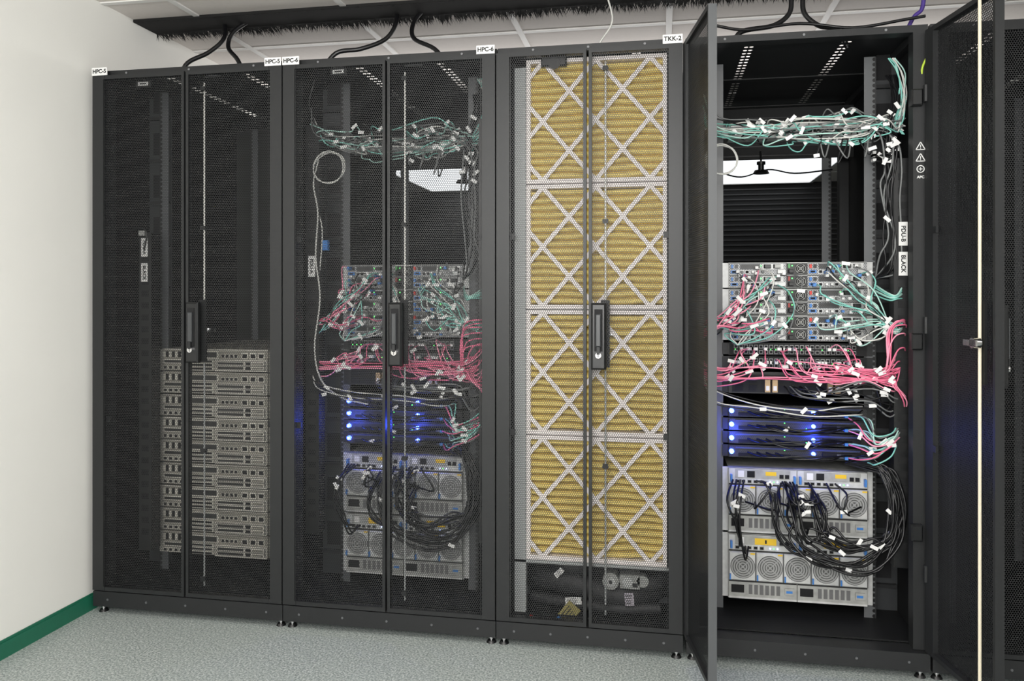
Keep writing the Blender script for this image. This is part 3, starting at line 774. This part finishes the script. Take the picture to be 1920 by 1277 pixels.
    for i in range(4):
        z0 = .634+i*.046
        for k in range(4):
            cable('BLK', [(X(-.16+k*.03), .19, z0), (X(-.12+k*.03), .14, z0-.004), (X(-.02+k*.02), .13, z0-.006+U(-.012, .012)), (X(.08), .14, z0+U(-.012, .012)), (X(.14+.01*k), .185, z0)], .0028, None, .15, wob=.004)
        for k in range(4):
            e = U(-.012, .012)
            kk = ('PINK', 'TEAL', 'GRY', 'TEAL')[k]
            cable(kk, [(X(.15+k*.008), .185, z0-.006), (X(.18+k*.01), .12, z0-.008+e), (X(.22), .09, (z0+.68)/2-.015+e), (X(.265), .085, (z0+2*.69)/3+e), (X(E-.012), .11, .715+e*1.5+i*.008), (X(E+.004), .13, .76+e*2+i*.008)], .0024, BLU if k == 0 else None, .3, wob=.005)
    # big black loops: from the storage connectors, round below and up the side
    for i in range(18):
        a = (-.07 if i < 8 else .02)+U(-.03, .05); zs = .50+U(-.03, .04); k = i/18
        lo = .285+.10*k+U(-.012, .012)
        cable('BLK', [(X(a), .18, zs), (X(a-.005), U(.08, .13), zs-.04), (X(a+.01*k), U(.07, .11), zs-.11), (X(.04+a*.6), U(.06, .10), lo+.035), (X(.13), U(.06, .10), lo), (X(.225-.02*k), U(.06, .1), lo+.02), (X(.29-.04*k), U(.07, .11), .40+U(-.01, .01)), (X(.305-.04*k), .09, .50), (X(.28-.03*k), .10, .58+U(-.01, .02)), (X(.22), .13, .62+U(-.01, .01)), (X(.15), .18, .61)], .0040, None, .3, sub=7, wob=.008)
    for i in range(4):
        cable('BLK', [(X(-.21+i*.012), .18, .54), (X(-.225+i*.01), .10, .5), (X(-.215+i*.006), .09, .42), (X(-.205+i*.01), .11, .36-.02*i), (X(-.19+i*.01), .17, .32)], .0033, None, .6, wob=.007)
    for i in range(10):
        a = U(-.14, .12)
        cable('BLK', [(X(a), .18, .54), (X(a+.02), .10, .52+U(-.03, .03)), (X(a+U(-.04, .08)), .10, .5+U(-.05, .03)), (X(a+U(-.05, .1)), .17, .47)], .0034, None, .8)
    for i in range(5):
        e = i*.008
        cable('BLK', [(X(.27+e), .16, 1.88), (X(.285), .11, 1.80-e), (X(.26), .10, 1.70), (X(.27+e), .12, 1.58), (X(.30), .13, 1.5-e)], .0036, None, .8, wob=.006)
dress(C4, h4); dress(C2, h2)
def coil(px, py, rad, label):
    x, z = M(px, py, .09); pts = []
    for i in range(40):
        a = i/39*2*math.pi*2.6; rr = rad*(1+.05*math.sin(a*2.3)); pts.append((x+rr*math.cos(a), .09-.0015*i/4+.01*math.sin(a), z+rr*math.sin(a)))
    cable('WHT', pts, .0024, sub=2, label=label, group='white cables')
coil(618, 315, .058, 'white cable coiled in a loose ring')
coil(1352, 300, .05, 'white cable coiled in a loose ring')
def path(kind, pp_, Y, r, **k):
    pts = []
    for i, q in enumerate(pp_):
        y = q[2] if len(q) > 2 else Y
        x, z = M(q[0], q[1], y); pts.append((x, y, z))
    return cable(kind, pts, r, **k)
path('WHT', [(597, 300), (588, 345), (596, 400), (592, 480), (600, 560), (590, 650), (602, 712), (640, 745), (690, 758)], .10, .0032)
path('WHT', [(590, 260), (582, 330), (590, 380), (604, 430), (598, 520), (585, 620), (595, 700)], .11, .0024)
path('BLK', [(590, 150), (580, 200), (600, 260), (585, 300)], .12, .004)
path('BLK', [(232, 436), (262, 428), (275, 436), (270, 470)], .09, .003)
x, z = M(266, 437, .09); g = MB(); g.bbox(-.012, .012, 0, .018, -.01, .01, SIL2, .002); o = g.obj('sensor_box', loc=(x, .085, z)); tag(o, 'tiny silver sensor clipped in the rack', 'sensor')
x, z = M(610, 460, .11); g = MB(); g.bbox(-.010, .010, 0, .018, -.018, .018, BLU, .002); o = g.obj('cable_clip', loc=(x, .105, z)); tag(o, 'blue plastic cable clip', 'clip')
for pp_ in ([(422, 38, .36), (420, 72, .31), (392, 98, .27), (352, 118, .22), (335, 150, .2)], [(484, 30, .38), (440, 58, .33), (428, 88, .3), (446, 113, .24), (462, 150, .22)],
            [(745, 14, .38), (742, 45, .33), (722, 74, .3), (676, 92, .26), (630, 100, .24), (600, 140, .22)], [(800, 12, .38), (776, 42, .34), (776, 72, .3), (815, 92, .24), (840, 125, .22)],
            [(1484, -10, .25), (1480, 25, .24), (1450, 48, .22), (1390, 60, .18), (1370, 92, .18)], [(1505, -10, .25), (1508, 25, .24), (1535, 48, .22), (1570, 56, .18), (1590, 90, .18)]):
    path('BLK', pp_, .3, .0085, n=10, label='thick black cable dropping from the ceiling brush', name='power_cable', group='overhead cables')
path('PUR', [(1733, -10), (1728, 18), (1712, 34), (1690, 80)], .2, .007, group='overhead cables', label='purple cable dropping onto the rack top')
path('BLK', [(1340, 48, .1), (1400, 56, .12), (1500, 44, .15), (1600, 52, .15), (1700, 36, .15), (1735, 30, .15)], .1, .005, label='black cable lying along the rack top', group='overhead cables')
path('WHT', [(1138, -10), (1148, 40), (1125, 80), (1110, 120)], .3, .0035, group='overhead cables')
path('YG', [(1752, 62, -.03), (1744, 95, -.02), (1730, 125, .0), (1728, 150, .01)], 0, .0035)
for px, py in ((1427, 322), (869, 340)):
    x, z = M(px, py, .9)
    g = MB(); g.cyl((0, 0, -.008), .034, .014, 'z', PLA, 20, .026); g.cyl((0, 0, .006), .012, .03, 'z', PLA, 12); g.cyl((0, 0, .03), .018, .012, 'z', PLA, 14); g.tube([(0, 0, .04), (0, .01, .06), (0, .02, .09)], .004, PLA)
    o = g.obj('ceiling_antenna', loc=(x, .9, z)); tag(o, 'small black dome antenna hanging on its lead', 'antenna')
path('BLK', [(1345, 322, .5), (1390, 332, .6), (1440, 318, .7), (1490, 325, .6), (1560, 318, .4)], .5, .003)

# ------------------------------------------------------------ lights
def area(loc, rot, sx, sy, e, col=(1, 1, 1)):
    l = bpy.data.lights.new('area', 'AREA'); l.shape = 'RECTANGLE'; l.size = sx; l.size_y = sy; l.energy = e; l.color = col
    o = bpy.data.objects.new('room_or_fill_light', l); o.location = loc; o.rotation_euler = rot; COL.objects.link(o); return o
area((-.6, -1.9, CZ-.03), (0, 0, 0), 2.4, .6, 24, (1, .985, .965))
area((1.9, -1.9, CZ-.03), (0, 0, 0), 1.2, .6, 14, (1, .985, .965))
area((-.3, -3.6, 1.65), (math.radians(84), 0, math.radians(-2)), 1.8, 1.2, 100, (1, .99, .97))  # added fill behind the camera, lights the rack fronts; not a room fixture
area((1.6, -2.9, 1.5), (math.radians(90), 0, math.radians(75)), 1.2, 1.2, 12, (1, .99, .97))  # added fill aimed left to brighten the wall; not a room fixture
area((0, -2.95, 1.75), (math.radians(180-25), 0, 0), 2.0, .6, 34, (1, .99, .97))  # added upward fill behind the camera, imitates a bounced flash
area((-.3, 1.3, 2.03), (math.radians(180+28), 0, 0), 3.6, .25, 13, (1, .98, .96))  # added hidden uplight behind the racks, brightens the ceiling above them
for c in (C4, C2):
    for dx in (.052, -.2):
        l = bpy.data.lights.new('blue_glow', 'POINT'); l.color = (.05, .1, 1); l.energy = .8; l.shadow_soft_size = .02
        o = bpy.data.objects.new('lamp_glow', l); o.location = (c+dx, .14, .70); COL.objects.link(o)
w = bpy.data.worlds.new('World'); scene.world = w; w.use_nodes = True
w.node_tree.nodes['Background'].inputs[0].default_value = (.5, .5, .5, 1); w.node_tree.nodes['Background'].inputs[1].default_value = .3

# ------------------------------------------------------------ camera
cd = bpy.data.cameras.new('cam'); cam = bpy.data.objects.new('camera', cd); COL.objects.link(cam)
cam.location = (0, -D, CH); cam.rotation_euler = (math.pi/2, 0, AL)
cd.sensor_width = 36; cd.lens = F/1920*36; cd.shift_y = -(638.5-HOR)/1920; cd.clip_start = .05
scene.camera = cam
